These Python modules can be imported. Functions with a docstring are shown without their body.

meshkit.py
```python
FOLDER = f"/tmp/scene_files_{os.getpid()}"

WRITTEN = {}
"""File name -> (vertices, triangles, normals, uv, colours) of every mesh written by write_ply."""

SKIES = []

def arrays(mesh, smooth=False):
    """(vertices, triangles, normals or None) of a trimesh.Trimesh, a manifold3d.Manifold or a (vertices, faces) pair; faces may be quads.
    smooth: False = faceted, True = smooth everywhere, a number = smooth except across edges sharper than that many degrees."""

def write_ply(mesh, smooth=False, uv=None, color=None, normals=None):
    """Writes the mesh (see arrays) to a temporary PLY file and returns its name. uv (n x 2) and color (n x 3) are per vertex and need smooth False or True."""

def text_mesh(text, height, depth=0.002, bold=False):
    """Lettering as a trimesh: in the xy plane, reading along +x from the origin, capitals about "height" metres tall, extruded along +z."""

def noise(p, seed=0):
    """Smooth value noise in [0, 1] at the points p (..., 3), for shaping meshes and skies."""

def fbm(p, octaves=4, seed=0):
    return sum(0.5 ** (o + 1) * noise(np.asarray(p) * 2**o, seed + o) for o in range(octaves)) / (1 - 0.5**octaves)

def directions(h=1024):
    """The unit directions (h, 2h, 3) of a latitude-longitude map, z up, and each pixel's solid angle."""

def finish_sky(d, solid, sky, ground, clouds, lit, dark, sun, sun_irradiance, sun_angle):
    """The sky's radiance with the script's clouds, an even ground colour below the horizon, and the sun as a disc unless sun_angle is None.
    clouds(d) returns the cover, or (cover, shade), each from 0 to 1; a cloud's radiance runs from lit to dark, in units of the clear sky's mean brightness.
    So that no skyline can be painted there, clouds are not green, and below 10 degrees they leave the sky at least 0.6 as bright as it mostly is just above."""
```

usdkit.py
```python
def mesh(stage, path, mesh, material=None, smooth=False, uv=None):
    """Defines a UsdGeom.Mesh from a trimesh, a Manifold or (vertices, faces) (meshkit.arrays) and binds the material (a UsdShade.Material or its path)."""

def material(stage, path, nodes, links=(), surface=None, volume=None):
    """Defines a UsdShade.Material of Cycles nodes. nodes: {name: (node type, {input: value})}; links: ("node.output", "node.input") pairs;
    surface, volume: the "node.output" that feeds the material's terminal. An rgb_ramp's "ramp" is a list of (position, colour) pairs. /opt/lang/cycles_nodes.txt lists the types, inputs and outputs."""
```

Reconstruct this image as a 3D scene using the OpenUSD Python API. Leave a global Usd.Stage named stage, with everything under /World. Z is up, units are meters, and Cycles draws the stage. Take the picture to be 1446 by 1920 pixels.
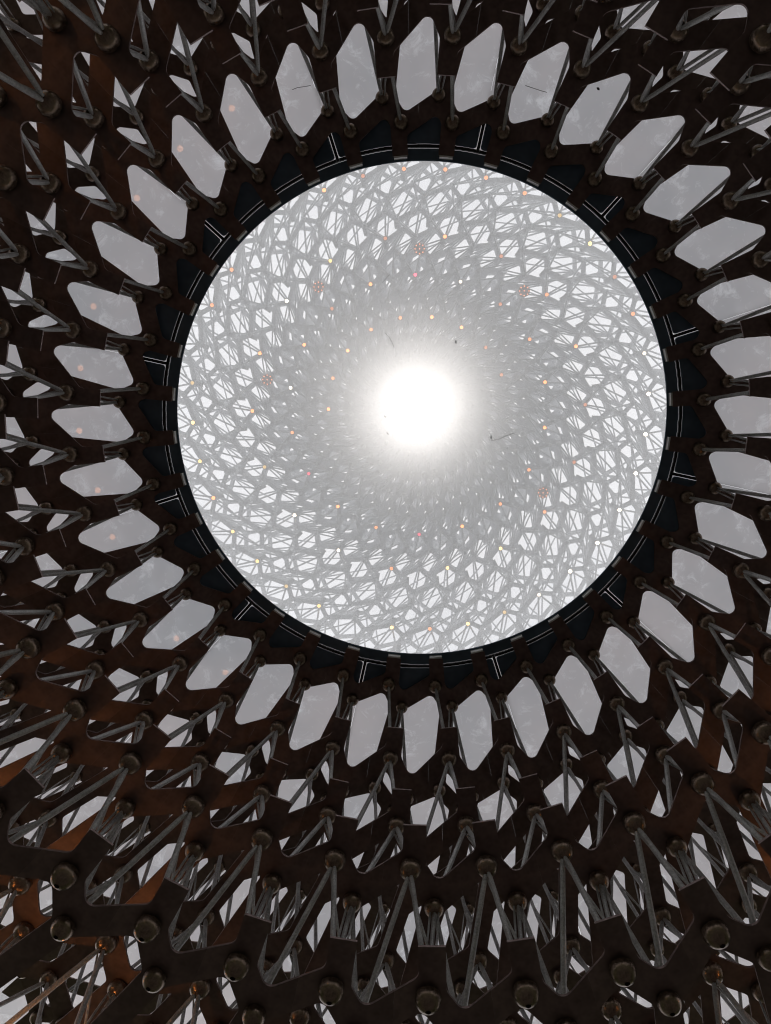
import math, random
import numpy as np, trimesh, usdkit, meshkit
from shapely import affinity
from shapely.geometry import LineString, Polygon, Point, box
from shapely.ops import unary_union
from pxr import Usd, UsdGeom, UsdLux, UsdShade, Gf, Sdf, Vt

stage = Usd.Stage.CreateInMemory()
UsdGeom.SetStageUpAxis(stage, UsdGeom.Tokens.z)
UsdGeom.SetStageMetersPerUnit(stage, 1.0)
UsdGeom.Xform.Define(stage, '/World')
stage.SetDefaultPrim(stage.GetPrimAtPath('/World'))
UsdGeom.Scope.Define(stage, '/World/Looks')
rng = random.Random(7)
CZ = 1.5                                                  # eye height; heights h below are measured from the eye

# ------------------------------------------------------------------ camera, sky, sun, exposure
TX, TY, CX, CY = 0.14334262, 0.03959656, -0.01744093, -0.1130831
cxx, sxx, cyy, syy = math.cos(TX), math.sin(TX), math.cos(TY), math.sin(TY)
ROT = np.array([[1, 0, 0], [0, cxx, -sxx], [0, sxx, cxx]]) @ np.array([[cyy, 0, syy], [0, 1, 0], [-syy, 0, cyy]])
right, down, fwd = ROT[0], ROT[1], ROT[2]
cam = UsdGeom.Camera.Define(stage, '/World/camera')
m = Gf.Matrix4d(*right, 0, *(-down), 0, *(-fwd), 0, CX, CY, CZ, 1)
cam.AddTransformOp().Set(m)
cam.CreateFocalLengthAttr(24.0)
cam.CreateHorizontalApertureAttr(24.0 * 1446 / 1443)
cam.CreateVerticalApertureAttr(24.0 * 1446 / 1443 * 1024 / 771)
cam.CreateClippingRangeAttr(Gf.Vec2f(0.05, 2000))
cam.CreateExposureAttr(-0.4)

SUN_EL, SUN_AZ = math.radians(88.5), 0.6
sd = np.array([math.cos(SUN_EL) * math.sin(SUN_AZ), math.cos(SUN_EL) * math.cos(SUN_AZ), math.sin(SUN_EL)])
sun = UsdLux.DistantLight.Define(stage, '/World/sun')
sun.CreateNormalizeAttr(True)
sun.CreateIntensityAttr(0.4)
sun.CreateAngleAttr(10.0)
sun.CreateColorAttr(Gf.Vec3f(1.0, 0.96, 0.91))
zb = sd; xb = np.cross([0, 1, 0], zb); xb /= np.linalg.norm(xb); yb = np.cross(zb, xb)
sun.AddTransformOp().Set(Gf.Matrix4d(*xb, 0, *yb, 0, *zb, 0, 0, 0, 60, 1))
sky = UsdLux.DomeLight.Define(stage, '/World/sky')
sky.GetPrim().SetCustomDataByKey('kind', 'structure')
skymat = usdkit.material(stage, '/World/Looks/overcast_sky', {
    "s": ("sky_texture", {"sky_type": "single_scattering", "sun_disc": False, "sun_elevation": SUN_EL, "sun_rotation": SUN_AZ, "aerosol_density": 4.0}),
    "tc": ("texture_coordinate", {}),
    "n": ("noise_texture", {"scale": 2.2, "detail": 5.0, "roughness": 0.55}),
    "r": ("rgb_ramp", {"ramp": [(0.3, (9.0, 9.2, 9.6)), (0.7, (13.0, 13.0, 13.2))]}),
    "mx": ("mix_color", {"fac": 0.85, "use_clamp": False, "use_clamp_result": False}),
    "b": ("background_shader", {"strength": 0.15})},
    [("tc.generated", "n.vector"), ("n.fac", "r.fac"), ("s.color", "mx.a"), ("r.color", "mx.b"), ("mx.result", "b.color")], surface="b.background")
UsdShade.MaterialBindingAPI.Apply(sky.GetPrim()).Bind(skymat)

# ------------------------------------------------------------------ helpers
used = {}
def numbered(parent, name):
    k = (str(parent), name); n = used.get(k, 0); used[k] = n + 1
    return f'{parent}/{name}' if n == 0 else f'{parent}/{name}_{n:03d}'
def tag(p, label=None, cat=None, group=None, kind=None):
    for k, v in (('label', label), ('category', cat), ('group', group), ('kind', kind)):
        if v: p.SetCustomDataByKey(k, v)
    return p
def thing(name, label, cat, group=None, loc=None):
    x = UsdGeom.Xform.Define(stage, numbered('/World', name))
    if loc is not None: x.AddTranslateOp().Set(Gf.Vec3d(*map(float, loc)))
    return tag(x.GetPrim(), label, cat, group)
class Shape:
    """A mesh prepared once (with shading normals) and defined many times."""
    def __init__(self, mesh, smooth=False):
        v, f, n = meshkit.arrays(mesh, smooth)
        self.v, self.f, self.n = v, f, n
        self.V = Vt.Vec3fArray.FromNumpy(v.astype(np.float32)); self.I = Vt.IntArray.FromNumpy(f.astype(np.int32).ravel())
        self.C = Vt.IntArray.FromNumpy(np.full(len(f), 3, np.int32))
        self.N = None if n is None else Vt.Vec3fArray.FromNumpy(n.astype(np.float32))
def put(parent, name, shape, mat, M=None, kind=None, label=None):
    path = numbered(parent.GetPath() if hasattr(parent, 'GetPath') else parent, name)
    g = UsdGeom.Mesh.Define(stage, path)
    g.CreatePointsAttr(shape.V); g.CreateFaceVertexCountsAttr(shape.C); g.CreateFaceVertexIndicesAttr(shape.I)
    g.CreateSubdivisionSchemeAttr('none')
    if shape.N is not None:
        g.CreateNormalsAttr(shape.N); g.SetNormalsInterpolation('vertex')
    if M is not None: g.AddTransformOp().Set(Gf.Matrix4d(*np.asarray(M, float).T.ravel()))
    UsdShade.MaterialBindingAPI.Apply(g.GetPrim()).Bind(mat)
    p = g.GetPrim()
    tag(p, label=label, kind=kind)
    return p
def merged(shapes_and_M):
    vs, fs, ns, n = [], [], [], 0
    for s, M in shapes_and_M:
        vs.append(s.v @ M[:3, :3].T + M[:3, 3]); fs.append(s.f + n); n += len(s.v)
        ns.append((s.n if s.n is not None else np.zeros_like(s.v)) @ M[:3, :3].T)
    o = Shape.__new__(Shape)
    o.v, o.f = np.vstack(vs), np.vstack(fs); o.n = np.vstack(ns) if shapes_and_M[0][0].n is not None else None
    o.V = Vt.Vec3fArray.FromNumpy(o.v.astype(np.float32)); o.I = Vt.IntArray.FromNumpy(o.f.astype(np.int32).ravel())
    o.C = Vt.IntArray.FromNumpy(np.full(len(o.f), 3, np.int32)); o.N = None if o.n is None else Vt.Vec3fArray.FromNumpy(o.n.astype(np.float32))
    return o
def T(x, y, z):
    M = np.eye(4); M[:3, 3] = x, y, z; return M
def RZ(deg):
    a = math.radians(deg); M = np.eye(4); M[:2, :2] = [[math.cos(a), -math.sin(a)], [math.sin(a), math.cos(a)]]; return M
def RX(deg):
    a = math.radians(deg); M = np.eye(4); M[1:3, 1:3] = [[math.cos(a), -math.sin(a)], [math.sin(a), math.cos(a)]]; return M
def pol(R, deg):
    a = math.radians(deg); return (R * math.cos(a), R * math.sin(a))
def lathe(profile, n=20):
    pr = np.array(profile, float); k = len(pr); v, f = [], []
    for i in range(n):
        a = 2 * math.pi * i / n
        v += [(r * math.cos(a), r * math.sin(a), z) for r, z in pr]
    for i in range(n):
        for j in range(k - 1):
            a, b = i * k + j, ((i + 1) % n) * k + j
            f += [(a, a + 1, b + 1), (a, b + 1, b)]
    t = trimesh.Trimesh(np.array(v), np.array(f), process=False); t.merge_vertices(); t.update_faces(t.nondegenerate_faces()); 
    if t.volume < 0: t.invert()
    return t
def extrude(poly, h, z=0.0):
    t = trimesh.creation.extrude_polygon(poly, h, engine='earcut'); t.apply_translation((0, 0, z)); return t

HRS = ['twelve', 'one', 'two', 'three', 'four', 'five', 'six', 'seven', 'eight', 'nine', 'ten', 'eleven']
def clock(deg):
    c = ((deg - 270) / 30.0) % 12; h = int(c + 0.5) % 12; d = c - round(c)
    return ('just before ' if d < -0.17 else 'just past ' if d > 0.17 else 'at ') + HRS[h] + " o'clock"
# ------------------------------------------------------------------ materials
def metal(name, col, dark, metallic, rough, scale=40.0, speck=0.25, bump=0.15):
    return usdkit.material(stage, '/World/Looks/' + name, {
        "tc": ("texture_coordinate", {}),
        "n": ("noise_texture", {"scale": scale, "detail": 4.0, "roughness": 0.65}),
        "n2": ("noise_texture", {"scale": scale * 0.12, "detail": 3.0}),
        "r": ("rgb_ramp", {"ramp": [(0.3, dark), (0.62, col)]}),
        "r2": ("rgb_ramp", {"ramp": [(0.35, (1 - speck,) * 3), (0.65, (1.0, 1.0, 1.0))]}),
        "m": ("mix_color", {"blend_type": "multiply", "fac": 1.0}),
        "rr": ("map_range", {"from_min": 0.3, "from_max": 0.7, "to_min": rough - 0.08, "to_max": rough + 0.12}),
        "b": ("bump", {"strength": bump, "distance": 0.002}),
        "p": ("principled_bsdf", {"metallic": metallic, "specular_ior_level": 0.4})},
        [("tc.object", "n.vector"), ("tc.object", "n2.vector"), ("n2.fac", "r.fac"), ("n.fac", "r2.fac"), ("r.color", "m.a"), ("r2.color", "m.b"), ("m.result", "p.base_color"),
         ("n.fac", "rr.value"), ("rr.result", "p.roughness"), ("n.fac", "b.height"), ("b.normal", "p.normal")], surface="p.BSDF")
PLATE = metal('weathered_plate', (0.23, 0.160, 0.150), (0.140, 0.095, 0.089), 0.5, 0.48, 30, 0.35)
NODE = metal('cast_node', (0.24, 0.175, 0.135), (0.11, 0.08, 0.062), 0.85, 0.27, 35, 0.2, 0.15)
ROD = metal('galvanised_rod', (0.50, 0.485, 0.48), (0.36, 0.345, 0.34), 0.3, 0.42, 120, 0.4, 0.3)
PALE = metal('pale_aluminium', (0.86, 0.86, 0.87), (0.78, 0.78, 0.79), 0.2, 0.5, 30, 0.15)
RING = metal('blue_black_steel', (0.11, 0.16, 0.22), (0.075, 0.115, 0.16), 0.2, 0.5, 18, 0.2)
BARM = metal('black_gasket', (0.012, 0.013, 0.015), (0.009, 0.009, 0.011), 0.0, 0.6, 18, 0.2)

# dusty clear glass: a clear pane and, on top of it, a film of dust that veils and scatters what is behind
PANE = usdkit.material(stage, '/World/Looks/clear_glass', {
    "t": ("transparent_bsdf", {"color": (0.95, 0.96, 0.96)}), "g": ("glossy_bsdf", {"roughness": 0.02, "color": (1, 1, 1)}),
    "f": ("fresnel", {"IOR": 1.35}), "x": ("mix_closure", {})},
    [("f.fac", "x.fac"), ("t.BSDF", "x.closure1"), ("g.BSDF", "x.closure2")], surface="x.closure")
DUST = usdkit.material(stage, '/World/Looks/dust_film', {
    "tc": ("texture_coordinate", {}), "n": ("noise_texture", {"scale": 55.0, "detail": 6.0, "roughness": 0.7}),
    "n2": ("noise_texture", {"scale": 2.5, "detail": 5.0, "roughness": 0.6}),
    "r": ("rgb_ramp", {"ramp": [(0.30, (0.74, 0.74, 0.75)), (0.65, (0.97, 0.96, 0.965))]}),
    "r2": ("rgb_ramp", {"ramp": [(0.3, (0.86, 0.86, 0.86)), (0.7, (1, 1, 1))]}), "mm": ("mix_color", {"blend_type": "multiply", "fac": 1.0}),
    "t": ("transparent_bsdf", {"color": (0.95, 0.945, 0.95)}),
    "d": ("translucent_bsdf", {}), "w": ("refraction_bsdf", {"IOR": 1.27, "roughness": 0.75, "color": (1.0, 0.965, 0.975), "distribution": "ggx"}),
    "s": ("mix_closure", {"fac": 0.7}), "x": ("mix_closure", {"fac": 0.5})},
    [("tc.object", "n.vector"), ("tc.object", "n2.vector"), ("n.fac", "r.fac"), ("n2.fac", "r2.fac"), ("r.color", "mm.a"), ("r2.color", "mm.b"), ("mm.result", "d.color"),
     ("d.BSDF", "s.closure1"), ("w.BSDF", "s.closure2"), ("t.BSDF", "x.closure1"), ("s.closure", "x.closure2")], surface="x.closure")
FRIT = usdkit.material(stage, '/World/Looks/frosted_floor_glass', {
    "tc": ("texture_coordinate", {}), "n": ("noise_texture", {"scale": 1.1, "detail": 7.0, "roughness": 0.62}),
    "n2": ("noise_texture", {"scale": 9.0, "detail": 6.0, "roughness": 0.75, "distortion": 0.6}),
    "r": ("rgb_ramp", {"ramp": [(0.3, (0.715, 0.715, 0.725)), (0.7, (0.80, 0.768, 0.768))]}),
    "r2": ("rgb_ramp", {"ramp": [(0.54, (0, 0, 0)), (0.68, (1, 1, 1))]}),
    "k": ("mix_color", {"b": (0.97, 0.97, 0.98)}),
    "d": ("translucent_bsdf", {}), "g": ("glossy_bsdf", {"roughness": 0.012}), "f": ("fresnel", {"IOR": 1.4}), "x": ("mix_closure", {})},
    [("tc.object", "n.vector"), ("tc.object", "n2.vector"), ("n.fac", "r.fac"), ("n2.fac", "r2.fac"), ("r2.color", "k.fac"), ("r.color", "k.a"), ("k.result", "d.color"),
     ("f.fac", "x.fac"), ("d.BSDF", "x.closure1"), ("g.BSDF", "x.closure2")], surface="x.closure")
def plain(name, col, rough=0.7, **kw):
    return usdkit.material(stage, '/World/Looks/' + name, {"p": ("principled_bsdf", {"base_color": col, "roughness": rough, **kw})}, surface="p.BSDF")
DEBRIS = plain('dry_debris', (0.03, 0.025, 0.02))
HOUSE = plain('lamp_housing', (0.35, 0.34, 0.33), 0.4, metallic=0.7)
def lamp_mat(name, col, st):
    return usdkit.material(stage, '/World/Looks/' + name, {"e": ("emission", {"color": col, "strength": st})}, surface="e.emission")
GROUND = usdkit.material(stage, '/World/Looks/gravel', {
    "tc": ("texture_coordinate", {}), "n": ("noise_texture", {"scale": 30.0, "detail": 5.0}), "r": ("rgb_ramp", {"ramp": [(0.3, (0.06, 0.053, 0.046)), (0.7, (0.12, 0.105, 0.09))]}),
    "p": ("principled_bsdf", {"roughness": 0.95})}, [("tc.object", "n.vector"), ("n.fac", "r.fac"), ("r.color", "p.base_color")], surface="p.BSDF")

# ------------------------------------------------------------------ ground
g = put('/World', 'ground', Shape(trimesh.Trimesh([(-150, -150, 0), (150, -150, 0), (150, 150, 0), (-150, 150, 0)], [(0, 1, 2), (0, 2, 3)], process=False)), GROUND, kind='structure')

bv, bf = [], []
BR = [(7.6, 0.0), (8.4, 1.6), (9.2, 3.3), (10.2, 4.3), (12.5, 4.7), (20, 4.9), (40, 4.2), (90, 3.0)]
NB = 96
for i in range(NB):
    for R, z in BR:
        x, y = pol(R, 360 * i / NB); bv.append((x, y, z + (0.0 if z == 0 else 0.5 * (meshkit.fbm(np.array([x * .4, y * .4, 3.0])) - .5)) - (0.02 if z == 0 else 0)))
for i in range(NB):
    for j in range(len(BR) - 1):
        a, b = i * len(BR) + j, ((i + 1) % NB) * len(BR) + j
        bf += [(a, a + 1, b + 1), (a, b + 1, b)]
MEADOW = usdkit.material(stage, '/World/Looks/meadow', {
    "tc": ("texture_coordinate", {}), "n": ("noise_texture", {"scale": 6.0, "detail": 6.0}), "r": ("rgb_ramp", {"ramp": [(0.3, (0.03, 0.04, 0.015)), (0.7, (0.09, 0.10, 0.04))]}),
    "p": ("principled_bsdf", {"roughness": 0.95})}, [("tc.object", "n.vector"), ("n.fac", "r.fac"), ("r.color", "p.base_color")], surface="p.BSDF")
put('/World', 'meadow_bank', Shape(trimesh.Trimesh(np.array(bv), np.array(bf), process=False), True), MEADOW, kind='structure')

# ------------------------------------------------------------------ glass floor: round pane, steel ring, frosted walkway panels
HF = 5.05 + CZ                                            # underside of the ring
def arc_band(r0, r1, a0, a1, n=12):
    A = np.linspace(a0, a1, n + 1)
    return Polygon([pol(r1, a) for a in A] + [pol(r0, a) for a in A[::-1]])
gd = thing('glass_floor_disc', 'large round dusty glass pane with white glare, set inside the dark steel ring', 'glass pane')
circle = Polygon([pol(1.655, a) for a in np.arange(0, 360, 2.5)])
put(gd, 'pane', Shape(extrude(circle, 0.03, HF + 0.016)), PANE)
sheet = trimesh.creation.extrude_polygon(circle, 0.001, engine='earcut'); sheet = trimesh.Trimesh(*trimesh.creation.triangulate_polygon(circle, engine='earcut')[:2]) if False else sheet
vv, ff = trimesh.creation.triangulate_polygon(circle, engine='earcut')
put(gd, 'dust_film', Shape(trimesh.Trimesh(np.c_[vv, np.full(len(vv), HF + 0.05)], ff, process=False)), DUST)

fr = thing('ring_frame', 'blue-black round steel ring frame holding the central glass disc', 'ring frame')
def full_ring(r0, r1):
    return Polygon([pol(r1, a) for a in np.arange(0, 360, 2)], [[pol(r0, a) for a in np.arange(0, 360, 2)]])
put(fr, 'inner_ring', Shape(extrude(full_ring(1.592, 1.664), 0.012, HF), ), RING)
TPH = 12.15
for k in range(12):
    a0 = TPH + 30 * k
    seg = arc_band(1.6940, 1.872, a0, a0 + 30, 14)
    # straight parallel gap along each radial joint
    for a in (a0, a0 + 30):
        seg = seg.difference(LineString([pol(1.4, a), pol(2.4, a)]).buffer(0.0130))
    seg = seg.buffer(-0.02).buffer(0.02, quad_segs=5)
    put(fr, 'edge_plate', Shape(extrude(seg, 0.012, HF)), RING)
    put(fr, 'joint_bar', Shape(extrude(arc_band(1.6725, 1.6895, a0 + 0.32, a0 + 29.68, 12), 0.02, HF + 0.001)), BARM)
    jb = LineString([pol(1.6722, a0), pol(1.868, a0)]).buffer(0.009, cap_style=2)
    put(fr, 'joint_bar', Shape(extrude(jb, 0.02, HF + 0.001)), BARM)
for k in range(12):
    a0 = TPH + 30 * k
    seg = arc_band(1.665, 7.2, a0 + 0.02, a0 + 29.98, 20)
    w = thing('walkway_panel', f'frosted white walkway glass panel {clock(a0 + 15)} of the dark ring frame', 'glass panel', 'frosted glass walkway panels around the ring')
    put(w, 'pane', Shape(extrude(seg, 0.03, HF + 0.055)), FRIT)

# ------------------------------------------------------------------ lattice
PT = 0.010
def node_mesh(r=0.045):
    k = r / 0.045
    prof = [(0, -.036), (.0085, -.036), (.0100, -.0660)]
    for t in np.linspace(13, 112, 11):
        prof.append((.0465 * math.sin(math.radians(t)), -.0205 - .0465 * math.cos(math.radians(t))))
    prof += [(.0425, 0.0), (0, 0.0)]
    return lathe([(a * k, b * k) for a, b in prof], 20)
NODE_S = Shape(node_mesh(), 40)
NODE_SMALL = Shape(node_mesh(0.040), 40)
def strut_shape(p, q, r=0.0115, n=8, taper=0.07):
    p, q = np.array(p, float), np.array(q, float); d = q - p; L = np.linalg.norm(d); z = d / L
    x = np.cross(z, [0.3, 0.5, 0.8]); x /= np.linalg.norm(x); y = np.cross(z, x)
    rings = [(0, r * .45), (taper, r), (L - taper, r), (L, r * .45)]
    v, f = [], []
    for s, rr in rings:
        for i in range(n):
            a = 2 * math.pi * i / n; v.append(p + z * s + rr * (x * math.cos(a) + y * math.sin(a)))
    for j in range(len(rings) - 1):
        for i in range(n):
            a, b = j * n + i, j * n + (i + 1) % n; f += [(a, b, b + n), (a, b + n, a + n)]
    return Shape(trimesh.Trimesh(np.array(v), np.array(f), process=False), True)

class Layer:
    def __init__(s, h, RA, phi, rows, pitch=0.75, bar=0.115, amp=0.155, strap=0.18, strapw=None, boff=-0.1):
        s.h, s.RA, s.phi, s.rows, s.pitch, s.bar, s.amp, s.strap = h, RA, phi, rows, pitch, bar, amp, strap
        s.z = h + CZ + 0.03                               # underside of the plates; h is the height of the domes
        s.strapw, s.boff = strapw or 0.097, boff
    def A(s, j, i=0): return (s.RA + s.pitch * j, s.phi + 0.35 * j + 10 * i)
    def B(s, j, i=0): return (s.RA + s.pitch * j + s.amp, s.phi + 0.35 * j - 3.05 + 10 * i)
    def off(s, RP): return (RP[0], RP[1] - 0.55 * 1.8 / RP[0])      # the strap's centre line beside the dome
    def zA(s, j, i): R, p = s.A(j, i); return (R - 0.010, p + 0.2 * 1.8 / R)
    def zB(s, j, i): R, p = s.B(j, i); return (R - 0.010, p + s.boff * 1.8 / R)
    def cell(s, j):
        P = []
        w = s.bar / 2
        for jj in range(max(0, j - 1), min(s.rows, j + 2)):
            for i in (-2, -1, 0, 1, 2):
                a, b, b2 = pol(*s.zA(jj, i)), pol(*s.zB(jj, i)), pol(*s.zB(jj, i + 1))
                P += [LineString([b, a, b2]).buffer(w, quad_segs=3)]
                if jj == 0:
                    R, ph = s.off(s.A(0, i))
                    P += [LineString([pol(R, ph), pol(R - s.strap, ph)]).buffer(s.strapw / 2, cap_style=2)]
                if jj < s.rows - 1: e = pol(*s.zA(jj + 1, i))
                else: e = pol(s.B(jj, i)[0] + 0.3, s.B(jj, i)[1] + 1.0)
                P += [LineString([b, e]).buffer(s.strapw / 2, cap_style=2)]
        u = unary_union(P).buffer(0.034, quad_segs=5).buffer(-0.034, quad_segs=5)
        ph = s.phi + 0.35 * j
        r0 = 0.2 if j == 0 else (s.B(j - 1)[0] + s.A(j)[0]) / 2
        r1 = s.B(j)[0] + 0.26 if j == s.rows - 1 else (s.B(j)[0] + s.A(j + 1)[0]) / 2
        c = u.intersection(arc_band(r0 + 1e-4, r1 - 1e-4, ph - 6.525 + 0.004, ph + 3.475 - 0.004, 6)).simplify(0.0008)
        if c.geom_type != 'Polygon': c = max(c.geoms, key=lambda g: g.area)
        return c

def pnt(RP, z): x, y = pol(*RP); return (x, y, z)

def build_layer(L, name, label, cat, group, below=None, first=False, detail=True, plate=PLATE, nodem=NODE, rodm=ROD, stuff_nodes=False, rr=0.0112, below2=None):
    t = thing(name, label, cat, group)
    for j in range(L.rows):
        sh = Shape(extrude(L.cell(j), PT, L.z))
        for i in range(36): put(t, 'plate', sh, plate, RZ(10 * i))
    nodes = []
    for j in range(L.rows):
        for i in range(36):
            nodes.append((NODE_S, T(*pnt(L.A(j, i), L.z)) @ RZ(L.A(j, i)[1] - 90) @ RX(16)))
            nodes.append((NODE_SMALL, T(*pnt(L.B(j, i), L.z)) @ RZ(L.B(j, i)[1] - 90 + rng.uniform(-40, 40)) @ RX(14)))
    lim = 0 if stuff_nodes else 288
    for s, M in nodes[:lim]: put(t, 'dome_node', s, nodem, M)
    if nodes[lim:]: put(t, 'dome_nodes', merged(nodes[lim:]), nodem, kind='stuff')
    if below is not None:
        st, extra = [], []
        zt, zb = L.z - 0.035, below.z + PT + 0.004
        for j in range(min(L.rows, below.rows)):
            for i in range(36):
                a, b = pnt(L.A(j, i), zt), pnt(L.B(j, i), zt)
                a2, b2, b3 = pnt(below.A(j, i), zb), pnt(below.B(j, i), zb), pnt(below.B(j, i + 1), zb)
                st.append(strut_shape(a, a2, rr))
                if first and j == 0:
                    for o in (-0.25, 0.25): st.append(strut_shape(pnt((L.B(j, i)[0], L.B(j, i)[1] + o * 1.6), zt), pnt((below.A(j, i)[0], below.A(j, i)[1] + o), zb), 0.0045))
                else:
                    st.append(strut_shape(a, b3, rr))
                    st.append(strut_shape(b, a2, rr * 0.8))
                st.append(strut_shape(b, b2, rr))
                if not stuff_nodes and not (first and j == 0):
                    for o in (-0.5, 0.5): extra.append(strut_shape(pnt((L.B(j, i)[0], L.B(j, i)[1] + o), zt), pnt((below.A(j, i)[0], below.A(j, i)[1] + o * 1.2), zb), 0.0048, 6))
                    extra.append(strut_shape(pnt((L.A(j, i)[0] + 0.03, L.A(j, i)[1] + 0.4), zt), pnt((below.B(j, i)[0], below.B(j, i)[1] + 0.6), zb), 0.006, 6))
        if below2 is not None:
            zb = below2.z + PT + 0.004
            for j in range(min(L.rows, below2.rows)):
                for i in range(36):
                    a, b = pnt(L.A(j, i), zt), pnt(L.B(j, i), zt)
                    extra.append(strut_shape(b, pnt(below2.A(j, i + 1), zb), rr * 0.9, 6))
        I = np.eye(4)
        lim = 0 if stuff_nodes else 288
        for s in st[:lim]: put(t, 'strut', s, rodm)
        if extra: put(t, 'thin_rods', merged([(s, I) for s in extra]), rodm, kind='stuff')
        if st[lim:]: put(t, 'struts', merged([(s, I) for s in st[lim:]]), rodm, kind='stuff')
    return t

low = [Layer(4.98, 1.795, 6.15, 5, amp=0.155, boff=0.8), Layer(4.29, 1.985, 4.62, 4, amp=0.245), Layer(3.60, 2.003, 2.98, 3, amp=0.205), Layer(2.95, 1.812, 1.0, 3, amp=0.178), Layer(2.40, 1.942, -1.03, 2, amp=0.172)]
lab = ['topmost brown lattice ring, its strap ends lying against the dark steel ring frame',
       'second brown lattice ring, bounding the outer tips of the large hexagon openings',
       'middle brown lattice ring between the hexagon openings and the lower rings with large domes',
       'lower brown lattice ring with pairs of grey struts spreading from each large dome',
       'lowest and darkest lattice ring nearest the viewer, with the largest domes along the picture bottom']
things = []
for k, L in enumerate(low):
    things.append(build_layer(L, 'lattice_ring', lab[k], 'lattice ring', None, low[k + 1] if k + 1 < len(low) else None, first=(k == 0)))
# end brackets on the strap ends of the topmost ring
L = low[0]
br = Shape(trimesh.creation.box((0.010, 0.082, 0.042)))
for i in range(36):
    R, ph = L.off(L.A(0, i))
    put(things[0], 'end_bracket', br, PALE, RZ(ph) @ T(R - L.strap - 0.006, 0, L.z + PT + 0.010))

# dome of the upper lattice, seen through the glass
up = [(11.2, 4.05, 1.5), (11.6, 3.82, 4.4), (12.0, 3.5, 6.4), (12.35, 3.25, 1.6), (12.7, 2.98, 3.4), (13.0, 2.76, 8.9), (13.2, 2.48, 4.2), (13.4, 2.20, 8.8), (13.6, 1.90, 3.8), (13.8, 1.57, 8.9), (14.0, 1.2, 4.0), (14.2, 0.85, 1.2), (14.5, 0.58, 7.0), (14.8, 0.58, 3.6)]
pos = ['at the very rim of the glass', 'just outside the outermost lamp circle', 'carrying the outermost circle of glowing lamps', 'just inside the outermost lamp circle', 
       'just outside the second lamp circle', 'carrying the second circle of lamps', 'just inside the second lamp circle', 'carrying the third lamp circle with the pinkish red lamp', 'just inside the third lamp circle', 'carrying the innermost lamps around the glare',
       'just inside the innermost lamps', 'lost in the glare, lowest of three', 'lost in the glare, middle of three', 'lost in the glare, highest of three']
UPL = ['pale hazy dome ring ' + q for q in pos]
UP = []
for h, R, ph in up:
    rows = 1 if h < 11.4 else 3 if 13.9 < h < 14.3 else 2
    UP.append(Layer(h, R, ph, rows, 0.60, 0.13 if h > 13.9 else 0.072, 0.16, 0.14, 0.12 if h > 13.9 else 0.085 if h > 13.5 else 0.064))
for k, L in enumerate(UP):
    build_layer(L, 'upper_lattice_ring', UPL[k], 'lattice ring', 'hazy dome rings behind the glass', UP[k - 1] if k else None, plate=PALE, nodem=PALE, rodm=PALE, stuff_nodes=True, rr=0.0145, below2=UP[k - 2] if k in (3, 5, 7) else None)

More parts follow.
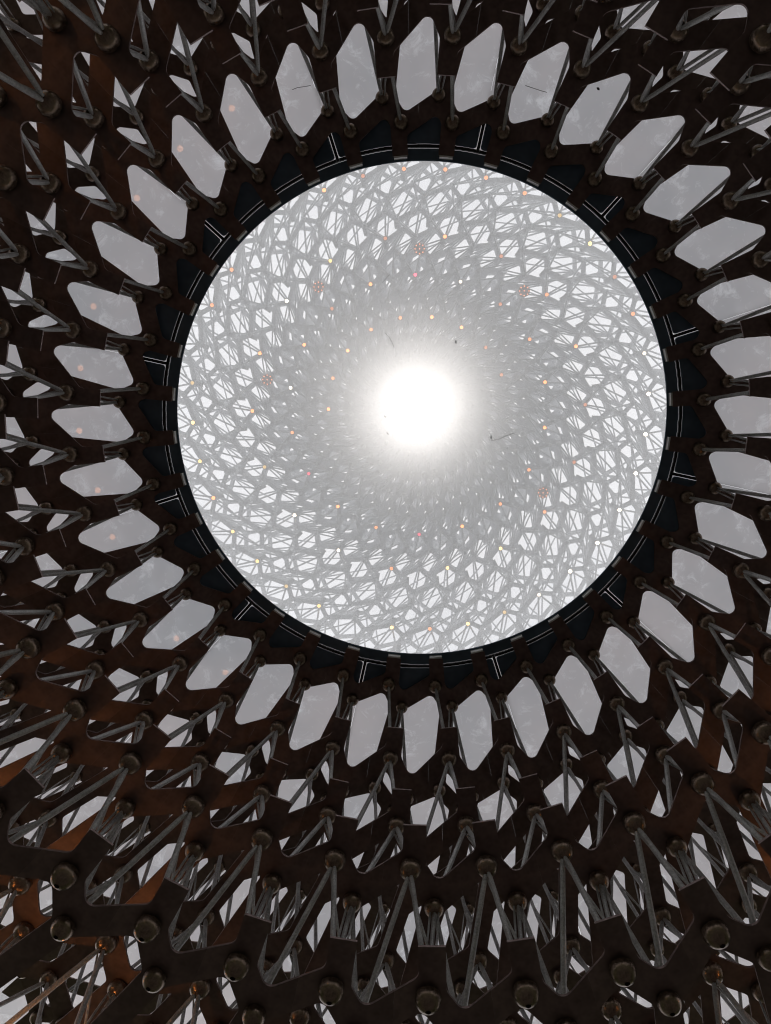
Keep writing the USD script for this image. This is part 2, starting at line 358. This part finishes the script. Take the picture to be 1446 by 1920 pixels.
# ------------------------------------------------------------------ lamps
def dimmed(k, col, st):
    return [lamp_mat(f'{k}_lamp_{n}', col, st * f) for n, f in (('dim', 0.3), ('medium', 0.65), ('bright', 1.1))]
LAMPS = {'orange': dimmed('orange', (1.0, 0.30, 0.08), 5.0), 'yellow': dimmed('pale_yellow', (1.0, 0.62, 0.18), 6.0), 'white': dimmed('white', (1.0, 0.84, 0.66), 12.0), 'pink': dimmed('pink', (1.0, 0.08, 0.14), 8.0)}
hs = Shape(lathe([(0.0, 0.03), (0.034, 0.03), (0.040, 0.0), (0.040, -0.03), (0.030, -0.034), (0.0, -0.034)], 16), 40)
ls = Shape(lathe([(0.0, -0.036), (0.029, -0.036), (0.027, -0.044), (0.0, -0.052)], 16), 40)
dot = Shape(lathe([(0.0, 0.0), (0.011, 0.0), (0.010, -0.008), (0.0, -0.010)], 8), 40)
def lamp(kind, R, ang, h, cluster=False, where=''):
    col = {'orange': 'orange', 'yellow': 'pale yellow', 'white': 'bright white', 'pink': 'pinkish red'}[kind]
    if cluster: lb, gp = f'cluster of small orange light dots {clock(ang)} in the hazy dome', 'clusters of lamp dots'
    else: lb, gp = f'small glowing {col} lamp {clock(ang)} on {where}', f'{col} lamps on {where}'
    x, y = pol(R, ang)
    t = thing('cluster_lamp' if cluster else 'lamp', lb, 'lamp', gp, (x, y, h + CZ - 0.07))
    if cluster:
        for k in range(9):
            put(t, 'light_dot', dot, LAMPS['orange'][1], T(*(pol(0.075 if k else 0, 45 * k)), -0.036))
        put(t, 'housing', Shape(lathe([(0.0, 0.02), (0.08, 0.02), (0.095, 0.0), (0.095, -0.03), (0.0, -0.033)], 20), 40), HOUSE)
    else:
        put(t, 'housing', hs, HOUSE); put(t, 'lens', ls, rng.choice(LAMPS[kind]))
    return t
c1 = 'the outermost lamp circle'
for i in range(36):
    a = 6.4 + 10 * i
    if 105 < a < 112 or 195 < a < 201 or 225 < a < 241: continue
    k = 'orange' if 240 < a < 300 or 150 < a < 165 or 85 < a < 90 or 200 < a < 222 or 325 < a < 340 else 'white' if (a < 60 or a > 345) else 'yellow'
    lamp(k, 3.49, a, 12.0, where=c1)
for i in range(18):
    a = 18.9 + 20 * i
    lamp(['orange', 'yellow', 'white'][(i * 7 // 3) % 3] if 40 < a < 240 else 'orange', 2.76, a, 13.0, where='the second lamp circle')
for i in range(18):
    a = 8.8 + 20 * i
    lamp('pink' if i in (13, 7, 4) else 'white' if i in (14, 9) else 'orange', 2.20, a, 13.4, where='the third lamp circle')
for i in range(9, 18):
    lamp('orange', 1.57, 18.9 + 20 * i - 20, 13.8, where='the innermost lamp circle')
for a in (270.5, 312.5, 230.3, 190.5, 33.7): lamp('orange', 2.55, a, 13.05, cluster=True)

# lamps among the lower rings, pointing up at the frosted glass
lowl = lamp_mat('amber_lamp', (1.0, 0.38, 0.10), 130.0); midl = lamp_mat('faint_amber_lamp', (1.0, 0.40, 0.18), 14.0)
ul = Shape(lathe([(0.0, 0.0), (0.030, 0.0), (0.034, 0.030), (0.027, 0.034), (0.0, 0.034)], 16), 40)
ull = Shape(lathe([(0.0, 0.035), (0.026, 0.035), (0.022, 0.043), (0.0, 0.046)], 16), 40)
L = low[4]
for i in (4, 5, 12, 13, 14, 15, 22, 23):
    x, y = pol(*L.A(1, i))
    t = thing('amber_lamp', f'bright amber lamp on the lowest lattice ring, {clock(L.A(1, i)[1] % 360)} in the corner', 'lamp', 'amber lamps on the lowest ring', (x, y, L.z + PT + 0.002))
    put(t, 'housing', ul, HOUSE); put(t, 'lens', ull, lowl)

L = low[2]
for i in (12, 13, 15, 16, 17, 18, 19, 21, 22, 23):
    x, y = pol(L.A(1, i)[0] + 0.10 + 0.02 * ((i * 7) % 4), L.A(1, i)[1] + 3.4 + 0.5 * ((i * 5) % 4))
    t = thing('amber_lamp', f'small amber lamp behind the middle lattice ring, {clock(L.A(1, i)[1] % 360)} from the glass', 'lamp', 'amber lamps behind the middle ring', (x, y, L.z + PT + 0.002))
    put(t, 'housing', ul, HOUSE); put(t, 'lens', ull, midl)

# ------------------------------------------------------------------ bits lying on the glass
def bp(u, v, h):
    d = ROT.T @ np.array([(u - 723) / 1443., (v - 960) / 1443., 1.0]); d = d / d[2] * h
    return np.array([d[0] + CX, d[1] + CY, h + CZ])
def twig(pts, h, label, r=0.0016):
    P = [bp(u, v, h) for u, v in pts]
    ms = []
    for a, b in zip(P[:-1], P[1:]):
        ms.append(trimesh.creation.cylinder(r, segment=(a, b), sections=6))
    p = put('/World', 'twig', Shape(trimesh.util.concatenate(ms)), DEBRIS); tag(p, label, 'twig')
HD = HF - CZ + 0.054; HW = HF - CZ + 0.052
twig([(722, 624), (729, 631), (735, 641), (739, 652)], HD, 'thin curved dark stalk lying on the glass above the white glare')
twig([(921, 826), (937, 823), (951, 816), (965, 812)], HD, 'thin curved hair-like stalk on the glass right of the white glare')
twig([(716, 531), (724, 522), (731, 514)], HD, 'short straight stalk on the glass near the pinkish red lamp', 0.0012)
def leaf(u, v, h, L, w, ang, label):
    n = 8; pts = [(L * (t - 0.5), w * math.sin(math.pi * t)) for t in np.linspace(0, 1, n)] + [(L * (t - 0.5), -w * math.sin(math.pi * t)) for t in np.linspace(1, 0, n)[1:-1]]
    sh = extrude(Polygon(pts).buffer(0.0003), 0.002)
    p = put('/World', 'leaf_fragment', Shape(sh), DEBRIS, T(*bp(u, v, h)) @ RZ(ang)); tag(p, label, 'leaf')
leaf(855, 641, HD, 0.026, 0.005, 85, 'tiny dark leaf speck on the glass above right of the glare')
leaf(921, 820, HD, 0.03, 0.005, 88, 'tiny dark leaf speck beside the hair-like stalk right of the glare')
leaf(722, 781, HD, 0.018, 0.003, 60, 'tiny dark speck low left inside the white glare')
leaf(727, 813, HD, 0.022, 0.003, 50, 'tiny dark speck just below the white glare')
leaf(1122, 166, HW, 0.024, 0.007, 40, 'dark leaf fragment on the frosted glass in an upper right hexagon opening')
twig([(548, 168), (558, 164), (572, 162), (583, 160)], HW, 'thin dark twig on frosted glass in the upper left hexagon opening')
twig([(985, 160), (1000, 165), (1015, 170), (1026, 173)], HW, 'thin dark twig on frosted glass in the opening right of the top')
